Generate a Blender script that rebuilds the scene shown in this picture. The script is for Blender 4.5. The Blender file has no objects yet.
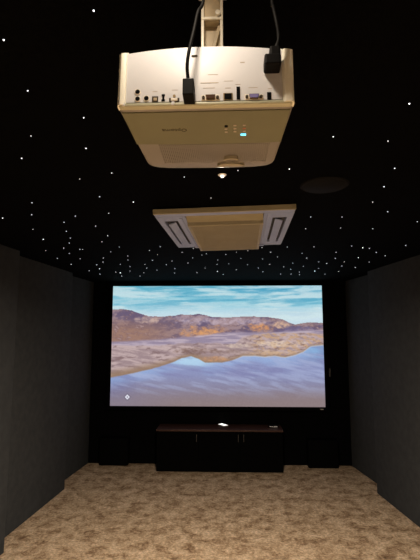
import bpy, bmesh, math, random
import numpy as np
from mathutils import Vector, Matrix, Quaternion

random.seed(7)
R = math.radians
SC = bpy.context.scene
COL = SC.collection

# ------------------------------------------------------------------ camera
F = 430.0
CAM_Z = 1.80
PITCH = math.atan(52 / F)
YAW = R(2.0)
cam_d = bpy.data.cameras.new('camera')
cam = bpy.data.objects.new('camera', cam_d)
COL.objects.link(cam)
cam.location = (0, 0, CAM_Z)
cam.rotation_euler = (R(90) + PITCH, 0, YAW)
cam_d.sensor_fit = 'VERTICAL'
cam_d.sensor_height = 24
cam_d.lens = 24 * F / 560
cam_d.clip_start = 0.02
SC.camera = cam

CX, CY, CZ = (Vector((math.cos(YAW), math.sin(YAW), 0)), None, None)
FWD = Vector((-math.sin(YAW) * math.cos(PITCH), math.cos(YAW) * math.cos(PITCH), math.sin(PITCH)))
UPV = CX.cross(FWD)


def ray(px, py):
    return CX * ((px - 210) / F) + UPV * ((280 - py) / F) + FWD


def on_z(px, py, z):            # point of the horizontal plane at height z
    d = ray(px, py)
    t = (z - CAM_Z) / d.z
    return Vector((0, 0, CAM_Z)) + d * t


def on_y(px, py, y):            # point of the plane facing the room at depth y
    d = ray(px, py)
    return Vector((0, 0, CAM_Z)) + d * (y / d.y)


# ------------------------------------------------------------------ helpers
def lin(c):
    return tuple(((v / 255) / 12.92 if v / 255 <= 0.04045 else ((v / 255 + 0.055) / 1.055) ** 2.4) for v in c)


def mat(name, base, rough=0.6, metal=0.0, spec=0.5, emit=None, estr=0.0):
    m = bpy.data.materials.new(name)
    m.use_nodes = True
    b = m.node_tree.nodes['Principled BSDF']
    b.inputs['Base Color'].default_value = (*base, 1)
    b.inputs['Roughness'].default_value = rough
    b.inputs['Metallic'].default_value = metal
    b.inputs['Specular IOR Level'].default_value = spec
    if emit:
        b.inputs['Emission Color'].default_value = (*emit, 1)
        b.inputs['Emission Strength'].default_value = estr
    return m


def noisy(m, c1, c2, scale=20, detail=4, bump=0.0, bscale=None, stretch=(1, 1, 1), lo=0.35, hi=0.65, bdist=0.002):
    nt = m.node_tree
    b = nt.nodes['Principled BSDF']
    tc = nt.nodes.new('ShaderNodeTexCoord')
    mp = nt.nodes.new('ShaderNodeMapping')
    mp.inputs['Scale'].default_value = stretch
    nt.links.new(tc.outputs['Object'], mp.inputs['Vector'])
    n = nt.nodes.new('ShaderNodeTexNoise')
    n.inputs['Scale'].default_value = scale
    n.inputs['Detail'].default_value = detail
    nt.links.new(mp.outputs['Vector'], n.inputs['Vector'])
    r = nt.nodes.new('ShaderNodeValToRGB')
    r.color_ramp.elements[0].position = lo
    r.color_ramp.elements[0].color = (*c1, 1)
    r.color_ramp.elements[1].position = hi
    r.color_ramp.elements[1].color = (*c2, 1)
    nt.links.new(n.outputs['Fac'], r.inputs['Fac'])
    nt.links.new(r.outputs['Color'], b.inputs['Base Color'])
    if bump:
        n2 = nt.nodes.new('ShaderNodeTexNoise')
        n2.inputs['Scale'].default_value = bscale or scale
        n2.inputs['Detail'].default_value = 3
        nt.links.new(mp.outputs['Vector'], n2.inputs['Vector'])
        bp = nt.nodes.new('ShaderNodeBump')
        bp.inputs['Strength'].default_value = bump
        bp.inputs['Distance'].default_value = bdist
        nt.links.new(n2.outputs['Fac'], bp.inputs['Height'])
        nt.links.new(bp.outputs['Normal'], b.inputs['Normal'])
    return m


def build(name, bm, m, parent=None, smooth=False, loc=None, rot=None, mats=None):
    me = bpy.data.meshes.new(name)
    bmesh.ops.recalc_face_normals(bm, faces=bm.faces)
    bm.to_mesh(me)
    bm.free()
    if m:
        me.materials.append(m)
    for x in (mats or []):
        me.materials.append(x)
    if smooth:
        for p in me.polygons:
            p.use_smooth = True
        try:
            me.set_sharp_from_angle(angle=R(38))
        except Exception:
            pass
    o = bpy.data.objects.new(name, me)
    COL.objects.link(o)
    if parent:
        o.parent = parent
    if loc is not None:
        o.location = loc
    if rot is not None:
        o.rotation_euler = rot
    return o


def tag(o, label=None, cat=None, group=None, kind=None):
    if label:
        o['label'] = label
    if cat:
        o['category'] = cat
    if group:
        o['group'] = group
    if kind:
        o['kind'] = kind
    return o


def empty(name, loc, rot=(0, 0, 0)):
    o = bpy.data.objects.new(name, None)
    o.empty_display_size = 0.05
    COL.objects.link(o)
    o.location = loc
    o.rotation_euler = rot
    return o


def box(bm, x0, x1, y0, y1, z0, z1, bev=0.0, seg=2, M=None):
    t = bmesh.new()
    bmesh.ops.create_cube(t, size=1)
    bmesh.ops.scale(t, vec=(x1 - x0, y1 - y0, z1 - z0), verts=t.verts)
    bmesh.ops.translate(t, vec=((x0 + x1) / 2, (y0 + y1) / 2, (z0 + z1) / 2), verts=t.verts)
    if bev:
        bmesh.ops.bevel(t, geom=list(t.edges), offset=bev, segments=seg, affect='EDGES', profile=0.5)
    merge(bm, t, M)
    return bm


def merge(bm, t, M=None):
    if M is not None:
        bmesh.ops.transform(t, matrix=M, verts=t.verts)
    me = bpy.data.meshes.new('tmp')
    t.to_mesh(me)
    t.free()
    bm.from_mesh(me)
    bpy.data.meshes.remove(me)


def cyl(bm, p0, p1, r0, r1=None, seg=24, cap=True, bev=0.0):
    r1 = r0 if r1 is None else r1
    p0, p1 = Vector(p0), Vector(p1)
    d = p1 - p0
    t = bmesh.new()
    bmesh.ops.create_cone(t, cap_ends=cap, segments=seg, radius1=r0, radius2=r1, depth=d.length)
    if bev:
        es = [e for e in t.edges if len(e.link_faces) == 2 and any(len(f.verts) > 4 for f in e.link_faces)]
        bmesh.ops.bevel(t, geom=es, offset=bev, segments=2, affect='EDGES', profile=0.5)
    q = d.to_track_quat('Z', 'Y')
    merge(bm, t, Matrix.Translation((p0 + p1) / 2) @ q.to_matrix().to_4x4())
    return bm


def tube(bm, pts, r, seg=12, sub=8):
    P = [Vector(p) for p in pts]
    fine = []
    for i in range(len(P) - 1):
        a = P[max(i - 1, 0)]; b = P[i]; c = P[i + 1]; d = P[min(i + 2, len(P) - 1)]
        for k in range(sub):
            s = k / sub
            fine.append(0.5 * ((2 * b) + (c - a) * s + (2 * a - 5 * b + 4 * c - d) * s * s + (3 * b - a - 3 * c + d) * s ** 3))
    fine.append(P[-1])
    rings = []
    up = Vector((0.3, 1, 0.1)).normalized()
    for i, p in enumerate(fine):
        t = (fine[min(i + 1, len(fine) - 1)] - fine[max(i - 1, 0)]).normalized()
        u = (up - t * up.dot(t)).normalized()
        v = t.cross(u)
        up = u
        rings.append([bm.verts.new(p + (u * math.cos(2 * math.pi * k / seg) + v * math.sin(2 * math.pi * k / seg)) * r) for k in range(seg)])
    for a, b in zip(rings, rings[1:]):
        for k in range(seg):
            bm.faces.new((a[k], a[(k + 1) % seg], b[(k + 1) % seg], b[k]))
    bm.faces.new(rings[0][::-1])
    bm.faces.new(rings[-1])
    return bm


def prism(bm, poly, z0, z1, bev=0.0):
    t = bmesh.new()
    lo = [t.verts.new((x, y, z0)) for x, y in poly]
    hi = [t.verts.new((x, y, z1)) for x, y in poly]
    n = len(poly)
    t.faces.new(lo[::-1]); t.faces.new(hi)
    for i in range(n):
        t.faces.new((lo[i], lo[(i + 1) % n], hi[(i + 1) % n], hi[i]))
    bmesh.ops.recalc_face_normals(t, faces=t.faces)
    if bev:
        es = [e for e in t.edges if abs(e.verts[0].co.z - e.verts[1].co.z) > 1e-4]
        bmesh.ops.bevel(t, geom=es, offset=bev, segments=3, affect='EDGES', profile=0.5)
    merge(bm, t)
    return bm


# ------------------------------------------------------------------ materials
M_ceil = noisy(mat('black_ceiling', (.0015, .0015, .0015), .95, spec=.03), (.0010, .0010, .0011), (.0018, .0018, .0019), 60, bump=.2, bscale=300)
M_velvet = noisy(mat('black_velvet', (.002, .002, .002), 1, spec=.05), (.0016, .0016, .0018), (.0026, .0025, .0026), 40)
M_wall = noisy(mat('charcoal_fabric', (.03, .03, .03), .95, spec=.15), (.036, .039, .041), (.045, .048, .050), 14, 8, bump=.5, bscale=420, bdist=.001)
M_plain = noisy(mat('dark_paint', (.03, .03, .03), .9, spec=.2), (.022, .022, .022), (.026, .026, .026), 12)
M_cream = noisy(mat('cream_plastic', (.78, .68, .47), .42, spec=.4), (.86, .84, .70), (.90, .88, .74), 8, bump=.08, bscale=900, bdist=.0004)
M_cover = noisy(mat('shaded_cover_plastic', (.18, .165, .09), .45, spec=.35), (.170, .168, .098), (.185, .183, .107), 9, bump=.08, bscale=900, bdist=.0004)  # dim light under the projector put into this dark olive tone
M_dial = mat('dial_plastic', (.36, .32, .22), .45)
M_cap = mat('faint_print', (.52, .45, .38), .6)
M_panelw = noisy(mat('white_plastic', (.80, .76, .72), .45, spec=.35), (.66, .66, .67), (.70, .70, .71), 10)
M_under = noisy(mat('shaded_casing_plastic', (.26, .235, .20), .5, spec=.35), (.245, .23, .205), (.265, .25, .225), 9, bump=.08, bscale=900, bdist=.0004)  # underside shade and screen spill put into this darker, greyer casing tone
M_black = mat('black_plastic', (.003, .0028, .0025), .6, spec=.10)
M_hole = mat('socket_black', (.003, .003, .003), .8, spec=.05)
M_gold = mat('connector_metal', (.30, .22, .12), .4, metal=1)
M_purple = mat('vga_purple', (.20, .17, .42), .5)
M_steel = mat('steel', (.6, .58, .54), .3, metal=1)
M_mount = noisy(mat('mount_cream_paint', (.80, .74, .6), .35), (.78, .72, .57), (.82, .76, .62), 15)
M_tan = noisy(mat('mount_tan_paint', (.5, .4, .25), .45), (.48, .38, .23), (.52, .42, .27), 15)
M_blue = mat('blue_power_light', (.1, .5, .9), .4, emit=(.12, .72, 1), estr=2.6)
M_ink = mat('printed_ink', (.055, .042, .028), .7, spec=.1)
M_print = mat('pale_print', (.85, .78, .65), .5)
M_acw = noisy(mat('screen_tinted_plastic', (.26, .29, .42), .5), (.31, .38, .62), (.33, .40, .64), 10)  # blue light from the screen put into the white plastic's colour
M_acg = noisy(mat('grille_plastic', (.33, .30, .20), .55), (.32, .29, .19), (.34, .31, .21), 10)
M_acd = mat('air_slot_dark', (.05, .05, .05), .7)
M_spk = noisy(mat('speaker_cloth', (.002, .002, .002), .9, spec=.04), (.0015, .0015, .0015), (.0025, .0025, .0025), 200, bump=.4, bscale=500)
M_spkrim = mat('speaker_rim', (.0045, .0045, .005), .8, spec=.1)
M_cab = noisy(mat('black_laminate', (.002, .002, .002), .8, spec=.03), (.0012, .0012, .0012), (.0020, .0020, .0020), 30)
M_cabtop = noisy(mat('dark_red_wood', (.05, .022, .016), .45, spec=.3), (.035, .014, .010), (.060, .026, .018), 6, 6, stretch=(.6, 8, 1))
M_handle = mat('satin_metal', (.08, .078, .075), .5, metal=1)
M_white = mat('white_gloss', (.92, .92, .92), .35)
M_grey = mat('grey_plastic', (.35, .33, .31), .5)
M_lamp = mat('lamp_diffuser', (.9, .9, .9), .5, emit=(1, .82, .62), estr=6)

# carpet
M_carpet = mat('mottled_carpet', (.25, .17, .11), 1, spec=.05)
nt = M_carpet.node_tree
b = nt.nodes['Principled BSDF']
tc = nt.nodes.new('ShaderNodeTexCoord')
n0 = nt.nodes.new('ShaderNodeTexNoise'); n0.inputs['Scale'].default_value = 9; n0.inputs['Detail'].default_value = 3
nt.links.new(tc.outputs['Object'], n0.inputs['Vector'])
mx = nt.nodes.new('ShaderNodeVectorMath'); mx.operation = 'MULTIPLY_ADD'
nt.links.new(n0.outputs['Color'], mx.inputs[0]); mx.inputs[1].default_value = (.14, .14, 0)
nt.links.new(tc.outputs['Object'], mx.inputs[2])
n1 = nt.nodes.new('ShaderNodeTexNoise'); n1.inputs['Scale'].default_value = 7.5; n1.inputs['Detail'].default_value = 8; n1.inputs['Roughness'].default_value = .78
nt.links.new(mx.outputs[0], n1.inputs['Vector'])
r1 = nt.nodes.new('ShaderNodeValToRGB')
cr = r1.color_ramp
cr.elements[0].position = .36; cr.elements[0].color = (.20, .12, .070, 1)
cr.elements[1].position = .64; cr.elements[1].color = (.72, .55, .39, 1)
e = cr.elements.new(.45); e.color = (.40, .275, .17, 1)
e = cr.elements.new(.52); e.color = (.57, .42, .275, 1)
nt.links.new(n1.outputs['Fac'], r1.inputs['Fac'])
nf = nt.nodes.new('ShaderNodeTexNoise'); nf.inputs['Scale'].default_value = 42; nf.inputs['Detail'].default_value = 5; nf.inputs['Roughness'].default_value = .75
nt.links.new(tc.outputs['Object'], nf.inputs['Vector'])
rf_ = nt.nodes.new('ShaderNodeMapRange'); rf_.inputs['From Min'].default_value = .38; rf_.inputs['From Max'].default_value = .62
rf_.inputs['To Min'].default_value = .62; rf_.inputs['To Max'].default_value = 1.25
nt.links.new(nf.outputs['Fac'], rf_.inputs['Value'])
mm = nt.nodes.new('ShaderNodeVectorMath'); mm.operation = 'SCALE'
nt.links.new(r1.outputs['Color'], mm.inputs[0]); nt.links.new(rf_.outputs[0], mm.inputs['Scale'])
nt.links.new(mm.outputs[0], b.inputs['Base Color'])
n2 = nt.nodes.new('ShaderNodeTexNoise'); n2.inputs['Scale'].default_value = 160; n2.inputs['Detail'].default_value = 3
nt.links.new(tc.outputs['Object'], n2.inputs['Vector'])
ad = nt.nodes.new('ShaderNodeMath'); ad.operation = 'MULTIPLY_ADD'; ad.inputs[1].default_value = 3.0
nt.links.new(n1.outputs['Fac'], ad.inputs[0]); nt.links.new(n2.outputs['Fac'], ad.inputs[2])
bp = nt.nodes.new('ShaderNodeBump'); bp.inputs['Strength'].default_value = .9; bp.inputs['Distance'].default_value = .012
nt.links.new(ad.outputs[0], bp.inputs['Height']); nt.links.new(bp.outputs['Normal'], b.inputs['Normal'])

# ------------------------------------------------------------------ room shell
H = 2.52
X0, X1, Y0, Y1 = -2.08, 1.95, -2.6, 6.148


def struct(name, x0, x1, y0, y1, z0, z1, m):
    o = build(name, box(bmesh.new(), x0, x1, y0, y1, z0, z1), m)
    return tag(o, kind='structure')


struct('floor', X0 - .1, X1 + .1, Y0 - .1, Y1 + .1, -.1, 0, M_carpet)
struct('ceiling', X0 - .1, X1 + .1, Y0 - .1, Y1 + .1, H, H + .1, M_ceil)
struct('wall_left', X0 - .1, X0, Y0, Y1, 0, H, M_plain)
struct('wall_right', X1, X1 + .1, Y0, Y1, 0, H, M_plain)
struct('wall_front', X0 - .1, X1 + .1, Y1, Y1 + .1, 0, H, M_velvet)
struct('wall_back', X0 - .1, X1 + .1, Y0 - .1, Y0, 0, H, M_plain)

# splayed fabric acoustic panels
def panel(poly, label):
    o = build('acoustic_panel', prism(bmesh.new(), poly, .004, H - .003, .014), M_wall, smooth=True)
    return tag(o, label, 'wall panel', 'tall angled fabric wall panels')


panel([(X0 + .002, 2.15), (-1.965, 2.15), (-1.822, 3.72), (X0 + .002, 3.72)],
      'charcoal fabric wall panel at the left edge of the photo, nearest on the left wall')
panel([(X0 + .002, 3.726), (-1.961, 3.726), (-1.857, 5.155), (X0 + .002, 5.155)],
      'middle charcoal fabric panel of the left wall, between the nearest and the screen end one')
panel([(X0 + .002, 5.161), (-1.997, 5.161), (-1.896, 6.14), (X0 + .002, 6.14)],
      'narrow charcoal fabric panel on the left wall, next to the screen wall')
panel([(X1 - .002, 3.0), (1.930, 3.0), (1.699, 5.155), (X1 - .002, 5.155)],
      'wide charcoal fabric panel at the right edge of the photo, nearest on the right wall')
panel([(X1 - .002, 5.161), (1.845, 5.161), (1.704, 6.14), (X1 - .002, 6.14)],
      'narrow charcoal fabric panel on the right wall, next to the screen wall')

# ------------------------------------------------------------------ projection screen
SY = Y1 - .045
tl, tr = on_y(112.3, 286.2, SY), on_y(322.4, 285.6, SY)
bl, br = on_y(109.8, 406.0, SY), on_y(325.8, 407.0, SY)
sx0, sx1 = (tl.x + bl.x) / 2 + .008, (tr.x + br.x) / 2 - .008
sz0, sz1 = (bl.z + br.z) / 2, (tl.z + tr.z) / 2
SW, SH = sx1 - sx0, sz1 - sz0
print('screen', SW, SH, SW / SH, 'corners', [tuple(round(v, 3) for v in p) for p in (tl, tr, bl, br)])
scr = empty('projection_screen', ((sx0 + sx1) / 2, SY, sz0))
tag(scr, 'large wide projection screen glowing with a desert mountain lake picture', 'projection screen')


def vnoise(x, y, seed):
    rs = np.random.RandomState(seed)
    T = rs.rand(256, 256)
    xi = np.floor(x).astype(int); yi = np.floor(y).astype(int)
    fx = x - xi; fy = y - yi
    fx = fx * fx * (3 - 2 * fx); fy = fy * fy * (3 - 2 * fy)
    a = T[yi % 256, xi % 256]; b_ = T[yi % 256, (xi + 1) % 256]
    c = T[(yi + 1) % 256, xi % 256]; d = T[(yi + 1) % 256, (xi + 1) % 256]
    return (a * (1 - fx) + b_ * fx) * (1 - fy) + (c * (1 - fx) + d * fx) * fy


def fbm(x, y, seed, octv=5, g=.5):
    s = 0; a = 1; t = 0
    for k in range(octv):
        s = s + a * vnoise(x * 2 ** k, y * 2 ** k, seed + k); t += a; a *= g
    return s / t


NX, NY = 460, 260
uu, vv = np.meshgrid(np.linspace(0, 1, NX), np.linspace(0, 1, NY))   # vv: 0 top
# picture coordinates on a 212 x 120 raster
px = 110.5 + uu * 214
py = 286 + vv * 120.5


def ip(pts, x):
    p = np.array(pts, float)
    return np.interp(x, p[:, 0], p[:, 1])


def C(r, g, b_):
    return np.array([r, g, b_], float)


def mixc(a, b_, t):
    t = np.clip(t, 0, 1)[..., None]
    return a * (1 - t) + b_ * t


def sst(a, b_, x):
    t = np.clip((x - a) / (b_ - a), 0, 1)
    return t * t * (3 - 2 * t)


# sky
sky = mixc(C(92, 172, 198), C(44, 140, 184), sst(180, 320, px))
sky = mixc(sky, C(146, 202, 218), sst(286, 304, py))
sky = mixc(sky, C(200, 222, 234), sst(300, 320, py))
cl = fbm(px / 34 + py / 34, (py - .04 * px) / 4.6, 11, 5, .58)
sky = mixc(sky, C(206, 228, 232), sst(.40, .66, cl) * .80)
cl2 = fbm(px / 46 + 7, (py + .05 * px) / 4.0, 31, 5, .55)
sky = mixc(sky, C(66, 156, 190), sst(.50, .72, cl2) * .75 * sst(318, 296, py))
cl3 = fbm(px / 22 + 3, (py + .06 * px) / 1.9, 37, 4, .55)
sky = mixc(sky, C(190, 214, 224), sst(.48, .70, cl3) * .45)
# mountains
rj = fbm(px / 5, px * 0, 51, 4) - .5
ridge = ip([(108, 310), (122, 309.5), (131, 311), (140, 314.6), (148, 317), (160, 317.2), (172, 316.6), (180, 315.4), (188, 315.8), (198, 314.8),
            (206, 315.6), (214, 318), (236, 318), (255, 317.3), (266, 318), (276, 319), (283, 320), (290, 323.4), (297, 325.4), (303, 324.4), (312, 323.6), (328, 324.2)], px) + rj * 1.3
mn = fbm(px / 9 + (py - 300) / 11, py / 4.5, 71, 5, .6)
mf = fbm(px / 3.5 - py / 4, py / 1.9, 91, 4, .6)
mt = mixc(C(106, 92, 118), C(156, 132, 138), sst(.36, .62, mn))
mt = mixc(mt, C(158, 122, 106), sst(316, 333, py) * sst(200, 130, px) * .9)
mt = mixc(mt, C(120, 92, 96), sst(.5, .7, mf) * .6)
mt = mixc(mt, C(186, 160, 158), sst(.62, .8, mf) * .7)


def blob(cx, cy, rx, ry, jit=.9, seed=5):
    d = ((px - cx) / rx) ** 2 + ((py - cy) / ry) ** 2 + (fbm(px / 4, py / 2.4, seed, 4) - .5) * 2 * jit
    grain = .45 + .55 * sst(.34, .62, fbm(px / 2.6 + py / 3, py / 1.5 - px / 5, seed + 300, 4, .65))
    return sst(1.5, .1, d) * grain


mt = mixc(mt, C(212, 184, 170), blob(146, 321, 13, 3.4, 1.4, 3) * .75)
mt = mixc(mt, C(176, 158, 172), blob(192, 319, 22, 3.0, 1.4, 4) * .6)
mt = mixc(mt, C(206, 150, 108), blob(204, 333, 23, 6.0, 1.3, 6) * .95)
mt = mixc(mt, C(228, 164, 104), blob(207, 335, 13, 3.5, 1.4, 8) * .85)
mt = mixc(mt, C(212, 150, 104), blob(262, 328.5, 13, 3.8, 1.3, 12) * .95)
mt = mixc(mt, C(218, 180, 152), blob(283, 326, 10, 3.4, 1.2, 14) * .9)
mt = mixc(mt, C(204, 186, 200), blob(225, 322.5, 46, 3.4, 1.6, 16) * .6)
mt = mixc(mt, C(120, 114, 158), blob(300, 332, 24, 4.5, 1.4, 18) * .5)
mt = mixc(mt, C(118, 108, 146), blob(245, 337, 40, 4, 1.4, 19) * .4)
# pale lavender flats and the pink shore
flat_top = ip([(108, 343), (150, 341), (190, 338), (230, 333), (262, 334), (300, 332), (328, 331)], px) + rj
fl = mixc(C(150, 136, 158), C(186, 170, 184), sst(.4, .65, fbm(px / 18, py / 1.6, 101, 4)))
mt = mixc(mt, fl, sst(-1.2, 1.2, py - flat_top))
sh_top = ip([(108, 346), (150, 347), (176, 345), (205, 344), (236, 345), (244, 338), (262, 335), (300, 334), (328, 336)], px) + rj * 2
sh = mixc(C(158, 136, 140), C(192, 170, 170), sst(.36, .66, fbm(px / 16 + 3, (py - .12 * px) / 2.0, 121, 5, .6)))
sh = mixc(sh, C(196, 160, 128), sst(245, 262, px) * sst(.42, .6, mf) * .85)
sh = mixc(sh, C(124, 100, 102), sst(.54, .72, fbm(px / 6 + py / 4, py / 2.2, 141, 4, .6)) * .7)
mt = mixc(mt, sh, sst(-1, 1, py - sh_top))
# warm reflection strip next to the water line
wl = ip([(108, 379), (122, 376.5), (150, 370.5), (170, 364.5), (182, 359.5), (192, 357.2), (199, 360), (206, 363.5), (222, 363.6), (234, 361), (244, 357.2), (258, 357),
         (266, 358), (276, 357), (286, 358.6), (296, 356), (304, 353), (309, 349.5), (312, 347.5), (320, 346.6), (328, 346)], px) + rj * .8
refl_w = ip([(108, 11), (150, 9), (176, 6), (190, 4), (206, 10), (222, 8), (240, 5), (262, 4), (300, 3), (328, 2)], px)
mt = mixc(mt, C(150, 122, 100), sst(-1, 0, (py - wl) / refl_w) * .95)
mt = mixc(mt, C(116, 88, 78), blob(196, 352, 24, 3.4, 1.4, 20) * .6)
mt = mixc(mt, C(196, 148, 112), blob(214, 360, 14, 2.8, .8, 21) * .9)
mt = mixc(mt, C(134, 110, 104), blob(232, 353, 18, 2.6, 1.4, 22) * .6)
mt = mixc(mt, C(226, 204, 182), blob(280, 345, 26, 3.0, 1.6, 24) * .75)
mt = mixc(mt, C(230, 210, 190), blob(240, 347, 12, 2.6, 1.4, 25) * .6)
mt = mixc(mt, C(208, 178, 150), blob(272, 353, 24, 2.6, 1.2, 23) * .7)
land = (py > ridge)
img = np.where(land[..., None], mt, sky)
# water
w = mixc(C(138, 146, 188), C(136, 124, 138), sst(370, 402, py))
w = mixc(w, C(104, 108, 158), sst(150, 108, px) * sst(408, 376, py) * .7)
w = mixc(w, C(140, 122, 122), sst(388, 406, py + (px - 210) * .03) * sst(118, 190, px) * .8)
near = sst(14, 0, py - wl + (fbm(px / 20, py / 4, 401, 3) - .5) * 8)
w = mixc(w, C(152, 180, 224), near * .75)
w = mixc(w, C(178, 212, 236), sst(1.3, 0, ((px - 193) / 26) ** 2 + ((py - 361) / 9) ** 2) * .9)
w = mixc(w, C(132, 176, 218), sst(296, 318, px) * sst(368, 350, py) * .8)
st = fbm(px / 22 + 4, (py - .22 * (px - 200)) / 3.2, 151, 4)
w = mixc(w, C(168, 178, 212), sst(.42, .66, st) * .55 * sst(402, 380, py))
w = mixc(w, C(116, 112, 158), sst(.48, .74, fbm(px / 30 + 9, (py - .15 * px) / 5, 171, 4)) * .35 * sst(400, 378, py))
wt = sst(-.7, .7, py - wl)
img = mixc(img, w, wt)
img = mixc(img, C(214, 214, 218), sst(1.2, .2, np.abs(py - wl)) * .45 * sst(230, 245, px))
# small pointer mark
dd = np.abs(px - 127.8) + np.abs(py - 397.8)
img = mixc(img, C(88, 86, 104), sst(4.2, 3.4, dd) * .5)
img = mixc(img, C(225, 225, 238), sst(2.9, 2.3, dd))
img = mixc(img, C(110, 108, 130), sst(1.1, .6, dd))
img = img + (fbm(px * 1.3, py * 1.3, 200, 2)[..., None] - .5) * 10
img = np.clip(img, 0, 255) / 255
lum = img.mean(axis=2, keepdims=True)
img = np.clip(lum + (img - lum) * 1.0, 0, 1)
linc = np.where(img <= .04045, img / 12.92, ((img + .055) / 1.055) ** 2.4)

verts = [(-SW / 2 + SW * i / (NX - 1), 0, SH - SH * j / (NY - 1)) for j in range(NY) for i in range(NX)]
faces = [(j * NX + i, (j + 1) * NX + i, (j + 1) * NX + i + 1, j * NX + i + 1) for j in range(NY - 1) for i in range(NX - 1)]
me = bpy.data.meshes.new('picture')
me.from_pydata(verts, [], faces)
at = me.color_attributes.new('picture', 'FLOAT_COLOR', 'POINT')
buf = np.ones((NX * NY, 4), np.float32)
buf[:, :3] = linc.reshape(-1, 3)
at.data.foreach_set('color', buf.ravel())
mp_ = bpy.data.materials.new('projected_picture')
mp_.use_nodes = True
nt = mp_.node_tree
b = nt.nodes['Principled BSDF']
a_ = nt.nodes.new('ShaderNodeAttribute'); a_.attribute_name = 'picture'
b.inputs['Base Color'].default_value = (.04, .04, .04, 1)
b.inputs['Roughness'].default_value = .9
b.inputs['Specular IOR Level'].default_value = .1
nt.links.new(a_.outputs['Color'], b.inputs['Emission Color'])
b.inputs['Emission Strength'].default_value = 1.0
me.materials.append(mp_)
pic = bpy.data.objects.new('picture', me)
COL.objects.link(pic)
pic.parent = scr
fw = .055
bm = bmesh.new()
box(bm, -SW / 2 - fw, SW / 2 + fw, -.012, .038, SH, SH + fw, .004)
box(bm, -SW / 2 - fw, SW / 2 + fw, -.012, .038, -fw, 0, .004)
box(bm, -SW / 2 - fw, -SW / 2, -.012, .038, -.002, SH + .002, .003)
box(bm, SW / 2, SW / 2 + fw, -.012, .038, -.002, SH + .002, .003)
box(bm, -SW / 2, SW / 2, .004, .030, 0, SH)
build('screen_frame', bm, M_velvet, scr)
q = on_y(322, 409.3, SY - .012)
bd = build('badge', box(bmesh.new(), q.x - .022, q.x + .022, -.0155, -.0115, q.z - sz0 - .006, q.z - sz0 + .006, .001), M_grey, scr)
bd.location.x = -(sx0 + sx1) / 2
tag(bd, 'small grey badge')

q = on_y(329.7, 372.5, Y1 - .006)
sl = empty('wall_bracket', (q.x, Y1 - .001, q.z - .06))
bm = bmesh.new(); box(bm, -.011, .011, -.012, 0, 0, .12, .002)
build('cover_strip', bm, M_acd, sl)
for zz in (.012, .108):
    build('screw', cyl(bmesh.new(), (0, -.0145, zz), (0, -.011, zz), .004, seg=12), M_handle, sl)
tag(sl, 'thin dark upright bracket strip on the black wall, right of the screen', 'bracket')

# ------------------------------------------------------------------ media cabinet
a = on_z(155.7, 472.8, 0); c_ = on_z(283.2, 472.6, 0)
print('cabinet', a, c_)
cw = c_.x - a.x
cy0 = (a.y + c_.y) / 2
cd = Y1 - .012 - cy0
ch = .535
cab = empty('media_cabinet', ((a.x + c_.x) / 2, cy0, 0))
tag(cab, 'long low black media cabinet with dark red wooden top under the screen', 'cabinet')
bm = bmesh.new()
t = .018
box(bm, -cw / 2, -cw / 2 + t, .02, cd, .002, ch - .025, .001)
box(bm, cw / 2 - t, cw / 2, .02, cd, .002, ch - .025, .001)
box(bm, -cw / 2 + t, cw / 2 - t, .022, cd, .05, .05 + t)
box(bm, -cw / 2 + t, cw / 2 - t, cd - .008, cd, .05, ch - .025)
box(bm, -cw / 2 + t, cw / 2 - t, .022, .040, .002, .05)
for k in (1, 2):
    xx = -cw / 2 + cw * k / 3
    box(bm, xx - t / 2, xx + t / 2, .022, cd - .008, .068, ch - .026)
build('carcass', bm, M_cab, cab)
tp = build('cabinet_top', box(bmesh.new(), -cw / 2 - .006, cw / 2 + .006, -.006, cd, ch - .024, ch, .002), M_cabtop, cab)
tag(tp, 'dark reddish brown wooden top')
hx = [on_y(196.7, 437, cy0).x - cab.location.x, on_y(238.2, 437, cy0).x - cab.location.x, on_y(243.7, 437, cy0).x - cab.location.x]
for k in range(3):
    x0_ = -cw / 2 + cw * k / 3 + .002
    x1_ = -cw / 2 + cw * (k + 1) / 3 - .002
    d = build('door', box(bmesh.new(), x0_, x1_, 0, .018, .010, ch - .028, .0015), M_cab, cab)
    z1h = on_y(197, 434, cy0).z; z0h = on_y(197, 441.5, cy0).z
    bm = bmesh.new()
    box(bm, hx[k] - .0045, hx[k] + .0045, -.026, -.019, z0h, z1h, .002)
    box(bm, hx[k] - .003, hx[k] + .003, -.020, .001, z0h + .01, z0h + .018)
    box(bm, hx[k] - .003, hx[k] + .003, -.020, .001, z1h - .018, z1h - .01)
    h_ = build('handle', bm, M_handle, d)
    tag(h_, 'slim silver upright bar handle')

# things lying on the cabinet
p = on_z(223.0, 425.3, ch)
rc = empty('mobile_phone', (p.x, p.y, ch + .0005), (0, 0, R(38)))
bm = bmesh.new(); box(bm, -.036, .036, -.074, .074, 0, .009, .0035, 3)
build('casing', bm, M_white, rc, smooth=True)
bm = bmesh.new(); box(bm, -.032, .032, -.066, .066, .0085, .0096, .0003)
sc2 = build('display', bm, mat('lit_display', (.5, .5, .5), .3, emit=(1, .96, .93), estr=1.6), rc)
tag(sc2, 'lit white display')
bm = bmesh.new(); box(bm, .0355, .0368, .015, .035, .003, .006, .0003)
build('side_button', bm, M_grey, rc)
tag(rc, 'small phone with a bright white display lying askew mid cabinet top', 'phone')

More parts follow.
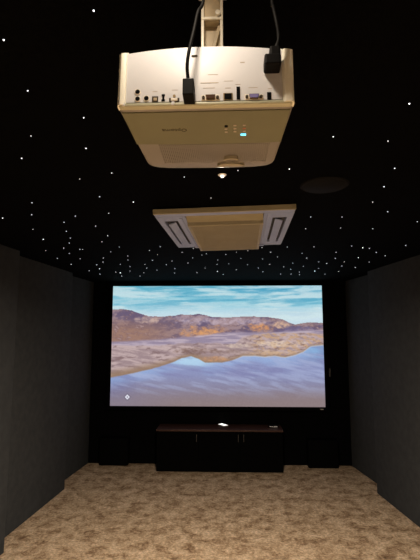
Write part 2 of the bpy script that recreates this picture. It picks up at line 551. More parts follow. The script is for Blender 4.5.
p = on_z(273.2, 427.2, ch)
mb = empty('set_top_box', (p.x, p.y, ch + .0005))
bm = bmesh.new(); box(bm, -.068, .068, -.045, .045, .003, .026, .004, 2)
build('casing', bm, M_black, mb)
for sx in (-.05, .05):
    for sy in (-.03, .03):
        build('foot', cyl(bmesh.new(), (sx, sy, 0), (sx, sy, .004), .006, seg=12), M_black, mb)
bm = bmesh.new()
box(bm, .000, .050, -.0468, -.0448, .008, .021, .0005)
box(bm, -.052, -.030, -.0468, -.0448, .012, .022, .0005)
box(bm, -.026, -.006, -.0468, -.0448, .009, .019, .0005)
fp = build('front_label', bm, M_white, mb)
tag(fp, 'pale silver strip on the front')
tag(mb, 'small black box with a pale front strip on the right end of the cabinet', 'media box')

# subwoofers
def subwoofer(pxl, pxr, pyb, label):
    a = on_z(pxl, pyb, 0); c2 = on_z(pxr, pyb, 0)
    w_ = c2.x - a.x
    y0_ = (a.y + c2.y) / 2
    r_ = empty('floor_speaker', ((a.x + c2.x) / 2, y0_, 0))
    tag(r_, label, 'speaker', 'floor speakers either side of the cabinet')
    hh = .365
    dp = Y1 - .006 - y0_
    build('speaker_cabinet', box(bmesh.new(), -w_ / 2, w_ / 2, .012, dp, .004, hh, .012, 3), M_cab, r_, smooth=True)
    build('front_grille', box(bmesh.new(), -w_ / 2 + .008, w_ / 2 - .008, -.002, .0125, .012, hh - .01, .006, 2), M_spk, r_, smooth=True)
    for sx in (-1, 1):
        for yy in (.04, dp - .03):
            build('foot', cyl(bmesh.new(), (sx * (w_ / 2 - .04), yy, 0), (sx * (w_ / 2 - .04), yy, .006), .018, seg=16), M_black, r_)


subwoofer(98.2, 127.6, 466.3, 'black box floor speaker on the carpet left of the media cabinet')
subwoofer(308.8, 339.2, 469.0, 'black box floor speaker on the carpet right of the media cabinet')

# ------------------------------------------------------------------ ceiling cassette air conditioner
ZP = H - .030     # underside of its frame
pn = on_z(226, 210.6, ZP); pf = on_z(226, 245.5, ZP)
print('cassette', pn, pf, on_z(154, 211.5, ZP), on_z(298, 206.7, ZP), on_z(174.4, 247, ZP), on_z(277.6, 244, ZP))
acx, acy = (pn.x + pf.x) / 2 + .006, (pn.y + pf.y) / 2
AW, AD = .82, (pf.y - pn.y)
ac = empty('ceiling_air_conditioner', (acx, acy, H - .006), (0, R(-1.0), R(-2.4)))
tag(ac, 'pale cassette air conditioner with beige centre grille set in the black ceiling', 'air conditioner')
# frame: a ring of strips around the slots and the grille opening
bm = bmesh.new()
hw, hd = AW / 2, AD / 2
zt, zb = -.001, -.030
gw, gn, gf = .235, -hd + .20, hd - .02      # grille half width, near and far edges
# outer bevelled rim
box(bm, -hw, hw, -hd, -hd + .07, zb, zt, .004)
box(bm, -hw, hw, hd - .05, hd, zb, zt, .004)
ya, yb_ = -hd + .0695, hd - .0495
box(bm, -hw, -hw + .035, ya, yb_, zb, zt)
box(bm, hw - .035, hw, ya, yb_, zb, zt)
box(bm, -gw - .055, -gw, ya, yb_, zb, zt)
box(bm, gw, gw + .055, ya, yb_, zb, zt)
for s in (-1, 1):   # ends of the side slots
    xa, xb = sorted((s * (hw - .0355), s * (gw + .0555)))
    box(bm, xa, xb, ya, -hd + .17, zb, zt)
    box(bm, xa, xb, hd - .13, yb_, zb, zt)
box(bm, -gw, gw, -hd + .17, -hd + .20, zb, zt)
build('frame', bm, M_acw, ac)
bm = bmesh.new(); box(bm, -hw - .001, hw + .001, -hd - .004, -hd + .012, -.0315, -.001, .003)
tag(build('front_edge', bm, M_acg, ac), 'beige front edge')
bm = bmesh.new()
box(bm, -hw + .04, hw - .04, -hd + .02, hd - .02, -.012, -.002)
bk = build('air_duct', bm, M_acd, ac)
tag(bk, 'dark air slot')
for s in (-1, 1):
    M = Matrix.Translation((s * (gw + .095), .01, -.034)) @ Matrix.Rotation(R(16 * s), 4, 'Y')
    bm = bmesh.new(); box(bm, -.024, .024, -hd + .20, hd - .16, -.005, .005, .003, 2, M)
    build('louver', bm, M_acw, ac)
    M = Matrix.Translation((s * (gw + .030), .0, -.031))
    bm = bmesh.new(); box(bm, -.010, .010, -hd + .10, hd - .10, -.004, .005, .003, 2, M)
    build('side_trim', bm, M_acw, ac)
M = Matrix.Translation((0, -hd + .12, -.026)) @ Matrix.Rotation(R(-24), 4, 'X')
bm = bmesh.new(); box(bm, -gw + .004, gw - .004, -.042, .042, -.004, .004, .003, 2, M)
lv = build('louver', bm, M_acg, ac)
tag(lv, 'yellowish front louver')
# drop-down grille with fine slats
bm = bmesh.new()
zg = -.058
box(bm, -gw, gw, gn, gf + .045, zg, -.020, .004)
gl = build('intake_grille', bm, M_acg, ac)
tag(gl, 'beige intake grille with fine slats')
bm = bmesh.new()
nsl = 34
for k in range(nsl):
    yy = gn + .03 + (gf - gn - .02) * k / (nsl - 1)
    box(bm, -gw + .02, gw - .02, yy - .0045, yy + .0045, zg - .003, zg + .002)
build('slats', bm, M_acg, gl)
for s in (-1, 1):
    bm = bmesh.new(); box(bm, s * (gw + .02) - .018, s * (gw + .02) + .018, hd - .045, hd - .005, -.038, -.028, .002)
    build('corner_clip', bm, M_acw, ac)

# ------------------------------------------------------------------ ceiling speaker, small downlight
p = on_z(324.5, 186.3, H - .006)
cs = empty('ceiling_speaker', (p.x, p.y, H))
tag(cs, 'round black ceiling speaker flush in the ceiling right of the projector', 'speaker')
bm = bmesh.new()
cyl(bm, (0, 0, -.0065), (0, 0, -.0005), .112, .118, seg=64)
build('rim', bm, M_spkrim, cs, smooth=True)
bm = bmesh.new(); cyl(bm, (0, 0, -.0095), (0, 0, -.006), .098, .104, seg=64)
build('speaker_grille', bm, M_spkrim, cs, smooth=True)

p = on_z(222.3, 176.8, H - .010)
DL = p.copy()
dl = empty('downlight', (p.x, p.y, H))
tag(dl, 'tiny white downlight in the ceiling between projector and air conditioner', 'downlight')
bm = bmesh.new(); cyl(bm, (0, 0, -.004), (0, 0, -.0005), .018, .020, seg=32)
build('bezel', bm, M_white, dl, smooth=True)
t_ = bmesh.new()
bmesh.ops.create_uvsphere(t_, u_segments=24, v_segments=12, radius=.009)
M = Matrix.Translation((0, 0, -.006))
bm = bmesh.new(); merge(bm, t_, M)
build('lens', bm, mat('small_lamp_lens', (.9, .9, .9), .4, emit=(1, .88, .76), estr=1.6), dl, smooth=True)


def lamp(name, loc, power, size, color, spread=180, rot=(0, 0, 0)):
    l = bpy.data.lights.new(name, 'AREA')
    l.shape = 'DISK'; l.size = size; l.energy = power; l.color = color
    l.spread = R(spread)
    o = bpy.data.objects.new(name, l)
    COL.objects.link(o)
    o.location = loc; o.rotation_euler = rot
    return o


WARM = (1.0, .84, .67)
lamp('downlight_lamp', (DL.x, DL.y, H - .018), 125.0, .02, WARM, 168)

first = None  # key lamp first, then four unseen lamps added to brighten the carpet evenly
for (x, y, pw, lab) in ((-.07, .585, 1.7, 'recessed warm ceiling downlight just behind the projector'),
                        (-1.15, -.1, 66, 'added unseen warm ceiling downlight left of the camera'),
                        (1.05, -.1, 66, 'added unseen warm ceiling downlight right of the camera'),
                        (-1.0, -1.3, 85, 'added unseen warm ceiling downlight behind the camera on the left'),
                        (.95, -1.3, 85, 'added unseen warm ceiling downlight behind the camera on the right')):
    if first is None:
        first = empty('key_or_added_downlight', (x, y, H))
        bm = bmesh.new(); cyl(bm, (0, 0, -.006), (0, 0, -.0005), .040, .044, seg=40)
        rg = build('bezel', bm, M_mount, first, smooth=True)
        bm = bmesh.new(); cyl(bm, (0, 0, -.0085), (0, 0, -.005), .030, seg=40)
        df = build('diffuser', bm, M_lamp, first)
        o = first
    else:
        o = first.copy(); COL.objects.link(o); o.location = (x, y, H)
        for chd in (rg, df):
            c2 = chd.copy(); COL.objects.link(c2); c2.parent = o
    tag(o, lab, 'downlight', 'recessed ceiling downlights')
    lamp('key_or_added_lamp', (x, y, H - .012), pw, .06, WARM, 180 if pw < 5 else 146)

# ------------------------------------------------------------------ projector
PW, PD, PH = .318, .262, .110
rb = on_y(205.2, 107.5, .728)
TILT = R(-3.0)
pr = empty('projector', (rb.x, rb.y, rb.z), (TILT, 0, R(-.4)))
tag(pr, 'cream white projector hanging upside down from the ceiling, ports facing the camera', 'projector')
# local frame: origin at the middle of the lower rear edge; +y to the screen, +z up


def prof(n_side=10):
    """plan outline, tapered to the front, rounded corners"""
    pts = []
    hwr, hwf = PW / 2, PW / 2 - .010
    rr, rf = .012, .034
    def arc(cx, cy, r, a0, a1, n):
        for k in range(n + 1):
            a = R(a0 + (a1 - a0) * k / n)
            pts.append((cx + r * math.cos(a), cy + r * math.sin(a)))
    arc(-hwr + rr, rr, rr, 180, 270, 6)
    for k in range(1, 24):
        pts.append((-hwr + rr + (2 * hwr - 2 * rr) * k / 24, 0))
    arc(hwr - rr, rr, rr, 270, 360, 6)
    arc(hwf - rf, PD - rf, rf, 0, 90, 10)
    for k in range(1, 24):
        x = hwf - rf - (2 * hwf - 2 * rf) * k / 24
        pts.append((x, PD + .006 * (1 - (x / hwf) ** 2)))
    arc(-hwf + rf, PD - rf, rf, 90, 180, 10)
    return pts


def crown(x):
    return .0135 * (1 - (x / (PW / 2)) ** 2)


bm = bmesh.new()
pl = prof()
cy_ = PD / 2
layers = [(0.000, .955), (0.0015, .978), (0.005, .992), (0.011, 1.0), (.5, 1.0), (PH - .014, 1.0), (PH - .007, .992), (PH - .002, .972), (PH, .94)]
rings = []
for z, s in layers:
    ring = []
    for x, y in pl:
        zz = z
        X = x * s; Yv = cy_ + (y - cy_) * (1 - (1 - s) * 1.1)
        if z == .5:
            zz = PH * .5
        if z > PH * .6 and z != .5:
            zz = z + crown(X) * (1 - .35 * Yv / PD)
        if z < .02:
            zz = z + .004 * max(0, (y / PD - .62) / .38) ** 1.5
        ring.append(bm.verts.new((X, Yv, zz)))
    rings.append(ring)
n = len(pl)
for a_r, b_r in zip(rings, rings[1:]):
    for k in range(n):
        bm.faces.new((a_r[k], a_r[(k + 1) % n], b_r[(k + 1) % n], b_r[k]))
bm.faces.new(rings[0][::-1]); bm.faces.new(rings[-1])
bmesh.ops.triangulate(bm, faces=[f for f in bm.faces if len(f.verts) > 4])
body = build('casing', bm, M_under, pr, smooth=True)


def face_pt(px_, py_, off=0.0):
    """point of the tilted rear face (local x, z) seen at a pixel"""
    Rm = (Matrix.Translation(pr.location) @ pr.rotation_euler.to_matrix().to_4x4())
    inv = Rm.inverted()
    o = inv @ Vector((0, 0, CAM_Z)); d = inv.to_3x3() @ ray(px_, py_)
    t_ = (off - o.y) / d.y
    q_ = o + d * t_
    return q_.x, q_.z


def under_pt(px_, py_, off=0.0):
    Rm = (Matrix.Translation(pr.location) @ pr.rotation_euler.to_matrix().to_4x4())
    inv = Rm.inverted()
    o = inv @ Vector((0, 0, CAM_Z)); d = inv.to_3x3() @ ray(px_, py_)
    t_ = (off - o.z) / d.z
    q_ = o + d * t_
    return q_.x, q_.y


# rounded end columns and lower lip of the rear
def column(x0, x1):
    bm = bmesh.new()
    prism(bm, [(x0, -.001), (x0 + .002, -.006), (x0 + .006, -.0095), (x1 - .006, -.0095), (x1 - .002, -.007), (x1, -.001), (x1, .01), (x0, .01)], .004, PH + .001, 0)
    top = [v for v in bm.verts if v.co.z > PH * .9]
    for v in top:
        v.co.z += crown(v.co.x) * .9 - (.006 if v.co.y < -.006 else 0)
    return build('side_column', bm, M_cream, pr, smooth=True)


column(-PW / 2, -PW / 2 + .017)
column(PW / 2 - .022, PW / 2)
bm = bmesh.new()
box(bm, -PW / 2 + .004, PW / 2 - .004, -.0068, .006, .0005, .0078, .0025, 3)
build('lower_lip', bm, mat('lip_plastic', (.50, .49, .34), .45), pr, smooth=True)
for pxx in (122.5, 172.5):
    x, z = face_pt(pxx, 108.2, -.011)
    build('clip', box(bmesh.new(), x - .0028, x + .0028, -.0080, -.005, .002, .0085, .0008), M_panelw, pr)
# rear panel with crowned top
bm = bmesh.new()
NXp = 40
xa, xb = -PW / 2 + .016, PW / 2 - .021
cols = []
for i in range(NXp + 1):
    x = xa + (xb - xa) * i / NXp
    zt_ = PH - .0025 + crown(x)
    cols.append([bm.verts.new((x, .004, .010)), bm.verts.new((x, -.0045, .010)), bm.verts.new((x, -.0045, zt_ - .004)),
                 bm.verts.new((x, -.0033, zt_ - .0012)), bm.verts.new((x, -.0010, zt_)), bm.verts.new((x, .006, zt_ + .001))])
for a_c, b_c in zip(cols, cols[1:]):
    for k in range(5):
        bm.faces.new((a_c[k], a_c[k + 1], b_c[k + 1], b_c[k]))
panel_o = build('rear_panel', bm, M_panelw, pr, smooth=True)
YF = -.0045


def port_box(name, pxc, pyc, wpx, hpx, m, depth=.0012, bev=.0004, parent=None, y=YF):
    x0_, z0_ = face_pt(pxc - wpx / 2, pyc + hpx / 2, y)
    x1_, z1_ = face_pt(pxc + wpx / 2, pyc - hpx / 2, y)
    return build(name, box(bmesh.new(), x0_, x1_, y - depth, y + .001, z0_, z1_, bev), m, parent or pr)


# audio jacks
for (a1, a2) in ((137.7, 92.2), (137.7, 99.2), (146.5, 98.6)):
    x, z = face_pt(a1, a2, YF)
    bm = bmesh.new(); cyl(bm, (x, YF - .0012, z), (x, YF + .001, z), .0056, seg=24)
    jk = build('audio_jack', bm, M_print, pr)
    bm = bmesh.new(); cyl(bm, (x, YF - .0018, z), (x, YF, z), .0042, seg=20)
    build('socket', bm, M_hole, jk)
jk = port_box('square_port', 155.1, 99.4, 6.2, 5.6, M_ink, .0014)
port_box('socket', 155.3, 99.6, 3.4, 2.8, M_tan, .0020, parent=jk)
# slim dark port shaped like an upright bow
x, z = face_pt(163.3, 98.0, YF)
bm = bmesh.new()
for (hx_, z0_, z1_) in ((.0030, -.0068, -.0030), (.0017, -.0032, .0032), (.0030, .0030, .0068)):
    box(bm, x - hx_, x + hx_, YF - .0014, YF + .001, z + z0_, z + z1_, .0003)
build('upright_port', bm, M_hole, pr)
# small cream service port with dark ring
x, z = face_pt(174.3, 99.0, YF)
bm = bmesh.new()
prism(bm, [(x + a0, -(z) + b0) for a0, b0 in ((-.0092, -.001), (.0092, -.001), (.0092, .0050), (.0055, .0078), (-.0055, .0078), (-.0092, .0050))], 0, .0022)
bmesh.ops.transform(bm, matrix=Matrix(((1, 0, 0, 0), (0, 0, -1, YF + .0004), (0, -1, 0, 0), (0, 0, 0, 1))), verts=bm.verts)
jk = build('usb_port', bm, M_ink, pr)
bm = bmesh.new(); box(bm, x - .0060, x + .0060, YF - .0032, YF, z - .0048, z + .0008, .001)
build('socket', bm, M_print, jk)
bm = bmesh.new(); cyl(bm, (x, YF - .0024, z + .0048), (x, YF, z + .0048), .0026, seg=16)
build('socket', bm, M_gold, jk)


def dsub(pxc, pyc, m_in, label):
    x, z = face_pt(pxc, pyc, YF)
    bm = bmesh.new(); box(bm, x - .0165, x + .0165, YF - .0010, YF + .001, z - .0058, z + .0058, .0008)
    s_ = build('serial_port', bm, M_print, pr)
    tag(s_, label)
    t_ = bmesh.new()
    prism(t_, [(-.0092, .0042), (.0092, .0042), (.0076, -.0042), (-.0076, -.0042)], 0, .004, .0016)
    bm = bmesh.new()
    merge(bm, t_, Matrix.Translation((x, YF - .0004, z)) @ Matrix.Rotation(R(90), 4, 'X'))
    build('shell', bm, M_gold, s_)
    t_ = bmesh.new()
    prism(t_, [(-.0084, .0034), (.0084, .0034), (.0069, -.0034), (-.0069, -.0034)], 0, .0046, .001)
    bm = bmesh.new()
    merge(bm, t_, Matrix.Translation((x, YF - .0004, z)) @ Matrix.Rotation(R(90), 4, 'X'))
    build('insert', bm, m_in, s_)
    for s in (-1, 1):
        bm = bmesh.new(); cyl(bm, (x + s * .0126, YF - .0040, z - .0004), (x + s * .0126, YF, z - .0004), .0027, seg=12)
        sc_ = build('screw', bm, M_ink, s_)


dsub(210.5, 97.9, mat('brown_insert', (.07, .035, .018), .7, spec=.1), 'video socket with dark insert')
dsub(254.0, 97.2, M_purple, 'video socket with purple insert')
jk = port_box('network_port', 228.0, 96.8, 9.4, 7.2, M_gold, .0014)
port_box('socket', 228.0, 96.6, 7.4, 5.6, M_hole, .0022, parent=jk)
port_box('hdmi_port', 238.3, 93.2, 3.4, 12.6, M_hole, .0014)
port_box('usb_port', 269.2, 96.0, 4.0, 7.2, M_hole, .0014)
# printed line and captions above the ports
port_box('label_line', 209.5, 82.9, 18, .9, M_tan, .0004, .0001)
for (a1, a2, w1, h1) in ((213, 74.6, 10, .7), (209, 88, 12, .8), (228, 88, 6, .7), (228.5, 81, 9, .6), (253, 87.6, 9, .7), (238, 84.4, 5, .6), (270, 88.6, 4, .6), (242.5, 62.4, 4.5, 1.0), (155, 91.6, 5, .5), (175, 90, 6, .5)):
    port_box('caption', a1, a2, w1, h1, M_cap, .0003, .0001)
port_box('release_tab', 194.5, 56.0, 6.0, 1.3, M_ink, .0016)

# underside: rear smooth cover ends in a seam; finer vent zone beyond
def under_box(name, x0, x1, y0, y1, z0, z1, m, bev=0, parent=None):
    return build(name, box(bmesh.new(), x0, x1, y0, y1, z0, z1, bev), m, parent or pr)


_, yseam = under_pt(207, 142.5)
bm = bmesh.new()
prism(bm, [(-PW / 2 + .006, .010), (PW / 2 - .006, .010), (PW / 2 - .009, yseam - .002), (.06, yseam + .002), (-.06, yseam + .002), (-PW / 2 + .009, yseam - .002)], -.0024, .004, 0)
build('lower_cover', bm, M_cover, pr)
# vent ribs, in the middle of the far zone
bm = bmesh.new()
for k in range(56):
    x = -.105 + .232 * k / 55
    box(bm, x - .0009, x + .0009, yseam + .008, PD - .036, -.0006, .0045)
build('vent_ribs', bm, M_under, pr)
# focus dial housing
x, y = under_pt(230.5, 163.5, -.001)
bm = bmesh.new()
prism(bm, [(x - .031, y + .008), (x - .024, y - .001), (x - .010, y - .004), (x + .010, y - .004), (x + .022, y - .001), (x + .033, y + .008)], -.004, .006, .001)
dlh = build('dial_surround', bm, M_dial, pr)
x2, y2 = under_pt(231, 158.2, -.003)
bm = bmesh.new()
arc_pts = [(x2 + .0165 * math.cos(R(a_)), y2 - .003 - (-1) * 0 + -.0 + .006 * 0 - .010 * math.sin(R(a_)) + .006) for a_ in range(0, 181, 15)]
inner = [(x2 + .011 * math.cos(R(a_)), y2 - .006 * math.sin(R(a_)) + .004) for a_ in range(180, -1, -15)]
prism(bm, arc_pts + inner, -.007, .002, 0)
build('focus_dial', bm, M_dial, pr)
# keypad
def key(pxc, pyc, w_, h_, m, name='button', zt_=-.0036):
    x, y = under_pt(pxc, pyc, -.0024)
    return build(name, box(bmesh.new(), x - w_ / 2, x + w_ / 2, y - h_ / 2, y + h_ / 2, zt_, -.002, .0004), m, pr)


x, y = under_pt(226.2, 126.0, -.0024)
bm = bmesh.new(); cyl(bm, (x, y, -.0034), (x, y, -.002), .0036, seg=20)
o_ = build('receiver_window', bm, M_hole, pr); tag(o_, 'dark round receiver window')
for (a1, a2) in ((226, 128.8), (226.2, 131.8), (235, 125.2), (235, 128.4), (235, 131.4), (244.4, 125), (244.2, 130.9)):
    key(a1, a2, .0056, .0034, M_cap)
o_ = key(244.2, 128.2, .0062, .0036, mat('red_button', (.45, .16, .10), .5)); tag(o_, 'dull red button')
o_ = key(243.3, 134.4, .0105, .0055, M_blue, 'power_light'); tag(o_, 'glowing blue power light')


def text_obj(name, s, size, m, parent, loc, rot, sx=1.0, ext=.0003):
    cu = bpy.data.curves.new('lettering', 'FONT')
    cu.body = s; cu.size = size; cu.align_x = 'CENTER'; cu.align_y = 'CENTER'; cu.extrude = ext
    o = bpy.data.objects.new('tmp_text', cu)
    COL.objects.link(o)
    dg = bpy.context.evaluated_depsgraph_get()
    me_ = bpy.data.meshes.new_from_object(o.evaluated_get(dg))
    bpy.data.objects.remove(o)
    me_.materials.clear(); me_.materials.append(m)
    ob = bpy.data.objects.new(name, me_)
    COL.objects.link(ob); ob.parent = parent
    ob.location = loc; ob.rotation_euler = rot; ob.scale = (sx, 1, 1)
    return ob


# brand lettering is read from the screen side, so it is upside down from here
x, y = under_pt(174.5, 130.2, -.0026)
lg = text_obj('logo', 'Optoma', .0145, M_ink, pr, (x, y, -.0026), (R(180), 0, R(180)), 1.0)
tag(lg, 'dark printed brand lettering')
# lens at the front, for completeness of the casing
bm = bmesh.new(); cyl(bm, (.07, PD - .004, PH * .52), (.07, PD + .018, PH * .52), .036, .033, seg=40, bev=.002)
ln = build('lens_ring', bm, M_black, pr, smooth=True)
bm = bmesh.new(); cyl(bm, (.07, PD + .010, PH * .52), (.07, PD + .0185, PH * .52), .024, .022, seg=32)
build('lens_glass', bm, mat('lens_glass', (.02, .02, .03), .05), ln, smooth=True)

bpy.context.view_layer.update()
PM = pr.matrix_world.copy()

# ------------------------------------------------------------------ ceiling mount
top_c = PM @ Vector((.0, .10, PH + .012))
mx_ = on_y(212.3, 30, top_c.y).x
mo = empty('ceiling_mount', (mx_, top_c.y, H))
tag(mo, 'cream metal ceiling mount pole holding the projector', 'projector mount')
zt_ = top_c.z - H           # local height of the projector top
zc = on_y(212, 17.5, top_c.y - .02).z - H
bm = bmesh.new(); box(bm, -.03, .03, -.045, .022, -.004, -.0005, .001)
build('ceiling_plate', bm, M_mount, mo)
bm = bmesh.new(); box(bm, -.0165, .0165, -.014, .014, zc - .002, -.006, .003, 2)
build('pole', bm, M_tan, mo)
for s in (-1, 1):
    bm = bmesh.new(); box(bm, s * .0195 - .003, s * .0195 + .003, -.018, .016, zt_ + .006, -.008, .0012)
    build('side_rail', bm, M_mount, mo)
bm = bmesh.new(); box(bm, -.0225, .0225, -.0195, -.0155, zc - .003, zc + .003, .001)
build('crossbar', bm, M_mount, mo)
bm = bmesh.new(); box(bm, -.0165, .0165, .006, .0095, zt_ + .006, zc, .001)
build('back_plate', bm, M_tan, mo)
bm = bmesh.new()
M = Matrix.Translation((.001, -.002, (zt_ + zc) / 2)) @ Matrix.Rotation(R(14), 4, 'Y')
box(bm, -.0035, .0035, -.003, .003, -(zc - zt_) / 2 + .004, (zc - zt_) / 2 - .002, .001, 2, M)
build('strut', bm, M_tan, mo)
bm = bmesh.new(); cyl(bm, (.012, -.026, zc + .008), (.012, -.012, zc + .008), .0055, seg=20, bev=.001)
build('knob', bm, M_mount, mo, smooth=True)
bm = bmesh.new()
box(bm, -.040, .040, -.030, .060, zt_ + .0015, zt_ + .0065, .0015)
build('base_bracket', bm, M_mount, mo)
bm = bmesh.new(); cyl(bm, (.0, -.020, zt_ + .006), (.0, -.020, zt_ + .016), .010, .007, seg=20, bev=.001)
build('bolt', bm, M_mount, mo, smooth=True)

# ------------------------------------------------------------------ cables
def wpt(px_, py_, y):
    return on_y(px_, py_, y)


def cable(name, label, plug_m):
    r = empty(name, (0, 0, 0))
    tag(r, label, 'cable')
    return r


# video cable with its plug
x0_, z0_ = face_pt(183.6, 101.8, YF - .012)
x1_, z1_ = face_pt(194.8, 85.6, YF - .012)
pc = PM @ Vector(((x0_ + x1_) / 2, YF - .022, (z0_ + z1_) / 2))
hc = empty('video_cable', pc, pr.rotation_euler)
tag(hc, 'black video cable running from the ceiling to the port left of the mount pole', 'cable')
w2, h2 = (x1_ - x0_) / 2, (z1_ - z0_) / 2
bm = bmesh.new(); box(bm, -w2, w2, -.012, .0195, -h2, h2, .0018, 2)
build('plug', bm, M_black, hc)
inv = (Matrix.Translation(pc) @ pr.rotation_euler.to_matrix().to_4x4()).inverted()
yb = pc.y
pts = [inv @ wpt(188.6, 86.5, yb), inv @ wpt(187.8, 77, yb - .002), inv @ wpt(187.2, 65, yb - .006), inv @ wpt(189.2, 50, yb - .008), inv @ wpt(194.0, 30, yb), inv @ wpt(198, 12, yb + .01),
       inv @ wpt(203.5, -1, yb + .02), inv @ Vector((wpt(207, -9, yb + .03).x, yb + .03, H - .001))]
bm = bmesh.new(); tube(bm, pts, .0031, sub=8)
build('cord', bm, M_black, hc, smooth=True)
bm = bmesh.new(); cyl(bm, (0, -.002, h2 - .001), tuple(inv @ wpt(187.7, 79, yb - .001)), .0052, .0036, seg=16)
build('strain_relief', bm, M_black, hc, smooth=True)

# power cable with an angled plug
x0_, z0_ = face_pt(264.0, 70.5, YF - .012)
x1_, z1_ = face_pt(280.0, 59.5, YF - .012)
pc = PM @ Vector(((x0_ + x1_) / 2, YF - .018, (z0_ + z1_) / 2))
kc = empty('power_cable', pc, pr.rotation_euler)
tag(kc, 'black power cable hanging from the ceiling into the upper right of the projector', 'cable')
w2, h2 = (x1_ - x0_) / 2, (z1_ - z0_) / 2
bm = bmesh.new(); box(bm, -w2, w2, -.012, .0172, -h2, h2, .003, 2)
box(bm, -w2 * .35, w2 * .98, -.010, .012, h2 * .55, h2 * 2.6, .003, 2)
build('plug', bm, M_black, kc)
inv = (Matrix.Translation(pc) @ pr.rotation_euler.to_matrix().to_4x4()).inverted()
yb = pc.y
pts = [inv @ wpt(275.6, 54, yb), inv @ wpt(276.2, 48.5, yb), inv @ wpt(278.2, 42, yb), inv @ wpt(278.6, 34, yb), inv @ wpt(276.2, 20, yb), inv @ wpt(273.6, 8, yb + .006), inv @ wpt(272, -2, yb + .012),
       inv @ Vector((wpt(271, -8, yb + .02).x, yb + .02, H - .001))]
bm = bmesh.new(); tube(bm, pts, .0034, sub=8)
build('cord', bm, M_black, kc, smooth=True)
bm = bmesh.new(); cyl(bm, tuple(pts[0]), tuple(pts[2] * .75 + pts[1] * .25), .0068, .0042, seg=16)
build('strain_relief', bm, M_black, kc, smooth=True)

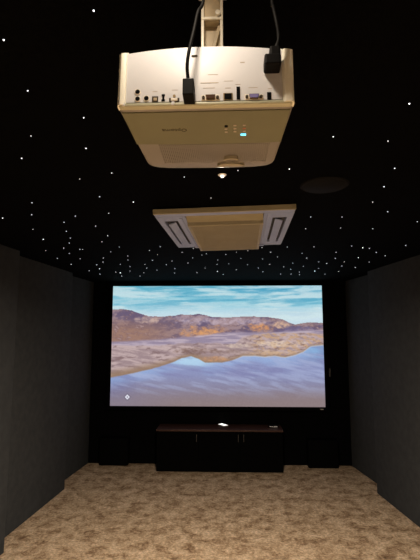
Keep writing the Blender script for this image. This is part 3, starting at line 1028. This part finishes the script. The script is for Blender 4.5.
# ------------------------------------------------------------------ star points in the ceiling
STARS = [(93.7, 10.7, 2), (3.7, 40, 2), (27.7, 90.7, 1.3), (83.7, 117.7, 1.3), (31, 136, 1), (86, 148.3, 1.4), (21.7, 158.3, 1.4), (111.7, 173, 1.2),
 (79.7, 179, .7), (99.7, 196.7, 1.2), (133.3, 202, 1.5), (32, 202.7, 1.1), (31.7, 214.7, 1.1), (2.7, 218, 1.3), (108.7, 213.3, 1), (75.3, 216, 1.1),
 (64, 222.3, 1.1), (95.7, 226, 1), (33, 229.3, .7), (66.3, 231.3, .9), (107.7, 235.7, 1), (43.3, 239.3, 1.3), (70.3, 238, .9), (69.3, 243, 1.1),
 (102, 241.7, .8), (45.7, 250.7, .6), (63.7, 248, .8), (80, 249.3, 1), (82.7, 249.4, .8), (119.3, 247, .6), (110.7, 251.7, .7), (69.3, 253.3, .6),
 (57.3, 258.3, .8), (80, 258.7, .7), (103.3, 258, 1.1), (103, 262, 1.1), (71.3, 264.3, 1.2), (96.7, 264.7, 1.1), (99.7, 268.7, 1.3), (89.3, 270.7, .9),
 (128, 260, .7), (120.3, 264.3, .7), (115.7, 272, 1.1), (120.3, 272.7, 2), (130, 271, .9), (121.7, 276, 1.2), (100, 274, 1), (409.3, 103.7, 2),
 (333.3, 136.7, 1.3), (388, 141, 1.2), (394.7, 168.3, 1.3), (289.3, 169, 1.5), (384, 186.7, 1.3), (372.7, 202, 1), (387.7, 211.7, 1.1), (417.3, 221.7, 1),
 (310.7, 217, .9), (342, 217, .9), (305.7, 228.7, .9), (340.7, 228, .6), (372.7, 228.7, .9), (287.3, 247, .8), (314, 246.7, .9), (351.7, 246, .9),
 (362.7, 247.7, 1.7), (369.3, 248.3, .9), (405.7, 245.3, 1.1), (376.3, 252.3, 1), (385.3, 255.7, 1), (336, 252.3, .8), (302, 253.3, .9), (306.7, 258, 1.2),
 (335.3, 258.3, 1.1), (358.3, 257.7, 1.3), (318.7, 261.7, .9), (292.7, 263, .8), (326.7, 263.3, 1.1), (344.3, 261.7, .8), (369.3, 262, .8), (283.7, 266.7, .8),
 (303.3, 266.3, .8), (341.7, 266, 1), (355.3, 267.3, 1), (290.7, 269.3, .9), (314.7, 271, 2), (299.3, 272, .9), (325, 274, .9), (338.7, 271.3, 1),
 (318.7, 268.3, .7), (160.3, 246.7, .9), (149.4, 250.4, .9), (157.5, 254.7, .8), (182, 252.2, 1), (193.4, 248.5, .8), (192.5, 257.8, 1), (206.4, 253.5, .9),
 (201.8, 255, .7), (188, 263, .8), (172, 261, .9), (166.2, 264.6, 1), (152.5, 260.3, 1), (145, 264.3, .9), (146.7, 268, 1.1), (156.9, 270, 1.1),
 (174.8, 268.7, .9), (174.5, 273, .9), (143.9, 272.7, 1), (140, 276, .9), (217, 264.3, 1), (217.5, 271.4, 1.3), (130, 266.5, .7), (262, 247.6, .9),
 (270.7, 252.2, .9), (247.8, 250.7, .8), (236.3, 252.2, .8), (225.8, 254.4, 1), (241, 258.4, .9), (277.5, 256.9, .9), (247.5, 264.6, .8), (228.6, 263.7, .9),
 (217.7, 260, .9), (236.3, 269.6, .9), (223.3, 274.5, 1), (258.3, 268, 1.1), (262.9, 271.7, 1.1), (269.7, 264.3, .9), (280.6, 274, 1), (299.5, 274.6, 1),
 (262.6, 259, .8), (184.3, 177, 1), (238, 170.5, .9), (211, 198, .9), (127.8, 256, .8), (291, 274, .7), (205, 268, .7), (197, 272.5, .7)]
M_star = mat('fibre_star_glow', (.8, .8, .8), .4, emit=(.86, .92, 1.0), estr=1.1)
M_star2 = mat('fibre_star_bright_glow', (.8, .8, .8), .4, emit=(.92, .95, 1.0), estr=2.4)
for m_ in (M_star, M_star2):
    m_.cycles.emission_sampling = 'NONE'


def star_proto(m_):
    bm = bmesh.new()
    bmesh.ops.create_uvsphere(bm, u_segments=16, v_segments=10, radius=1.0)
    bmesh.ops.scale(bm, vec=(1, 1, .9), verts=bm.verts)
    return build('star_light', bm, m_, smooth=True)


protos = [star_proto(M_star), star_proto(M_star2)]
used = [False, False]
for (sx, sy, s) in STARS:
    p = on_z(sx, sy, H - .001)
    if p.y > Y1 - .03:
        p.y = Y1 - .03
    k = 1 if s > 1.25 else 0
    o = protos[k] if not used[k] else protos[k].copy()
    if used[k]:
        COL.objects.link(o)
    used[k] = True
    dist = (p - Vector((0, 0, CAM_Z))).length
    r = (.0010 + .00064 * dist) * (s ** .5 if k == 0 else (s / 1.35) ** .5)
    o.location = p
    o.scale = (r, r, r)
    if k:
        tag(o, 'brighter white fibre optic star point set in the black ceiling', 'star light', 'brighter star points in the ceiling')
    else:
        tag(o, 'faint small fibre optic star point set in the black ceiling', 'star light', 'faint star points in the ceiling')

# ------------------------------------------------------------------ world and colour
wd = bpy.data.worlds.new('world')
wd.use_nodes = True
wd.node_tree.nodes['Background'].inputs['Color'].default_value = (0, 0, 0, 1)
SC.world = wd
SC.view_settings.view_transform = 'Standard'
SC.view_settings.look = 'None'
SC.view_settings.exposure = 0
SC.view_settings.gamma = 1
SC.view_settings.use_curve_mapping = False
SC.cycles.max_bounces = 8
SC.cycles.sample_clamp_indirect = 4
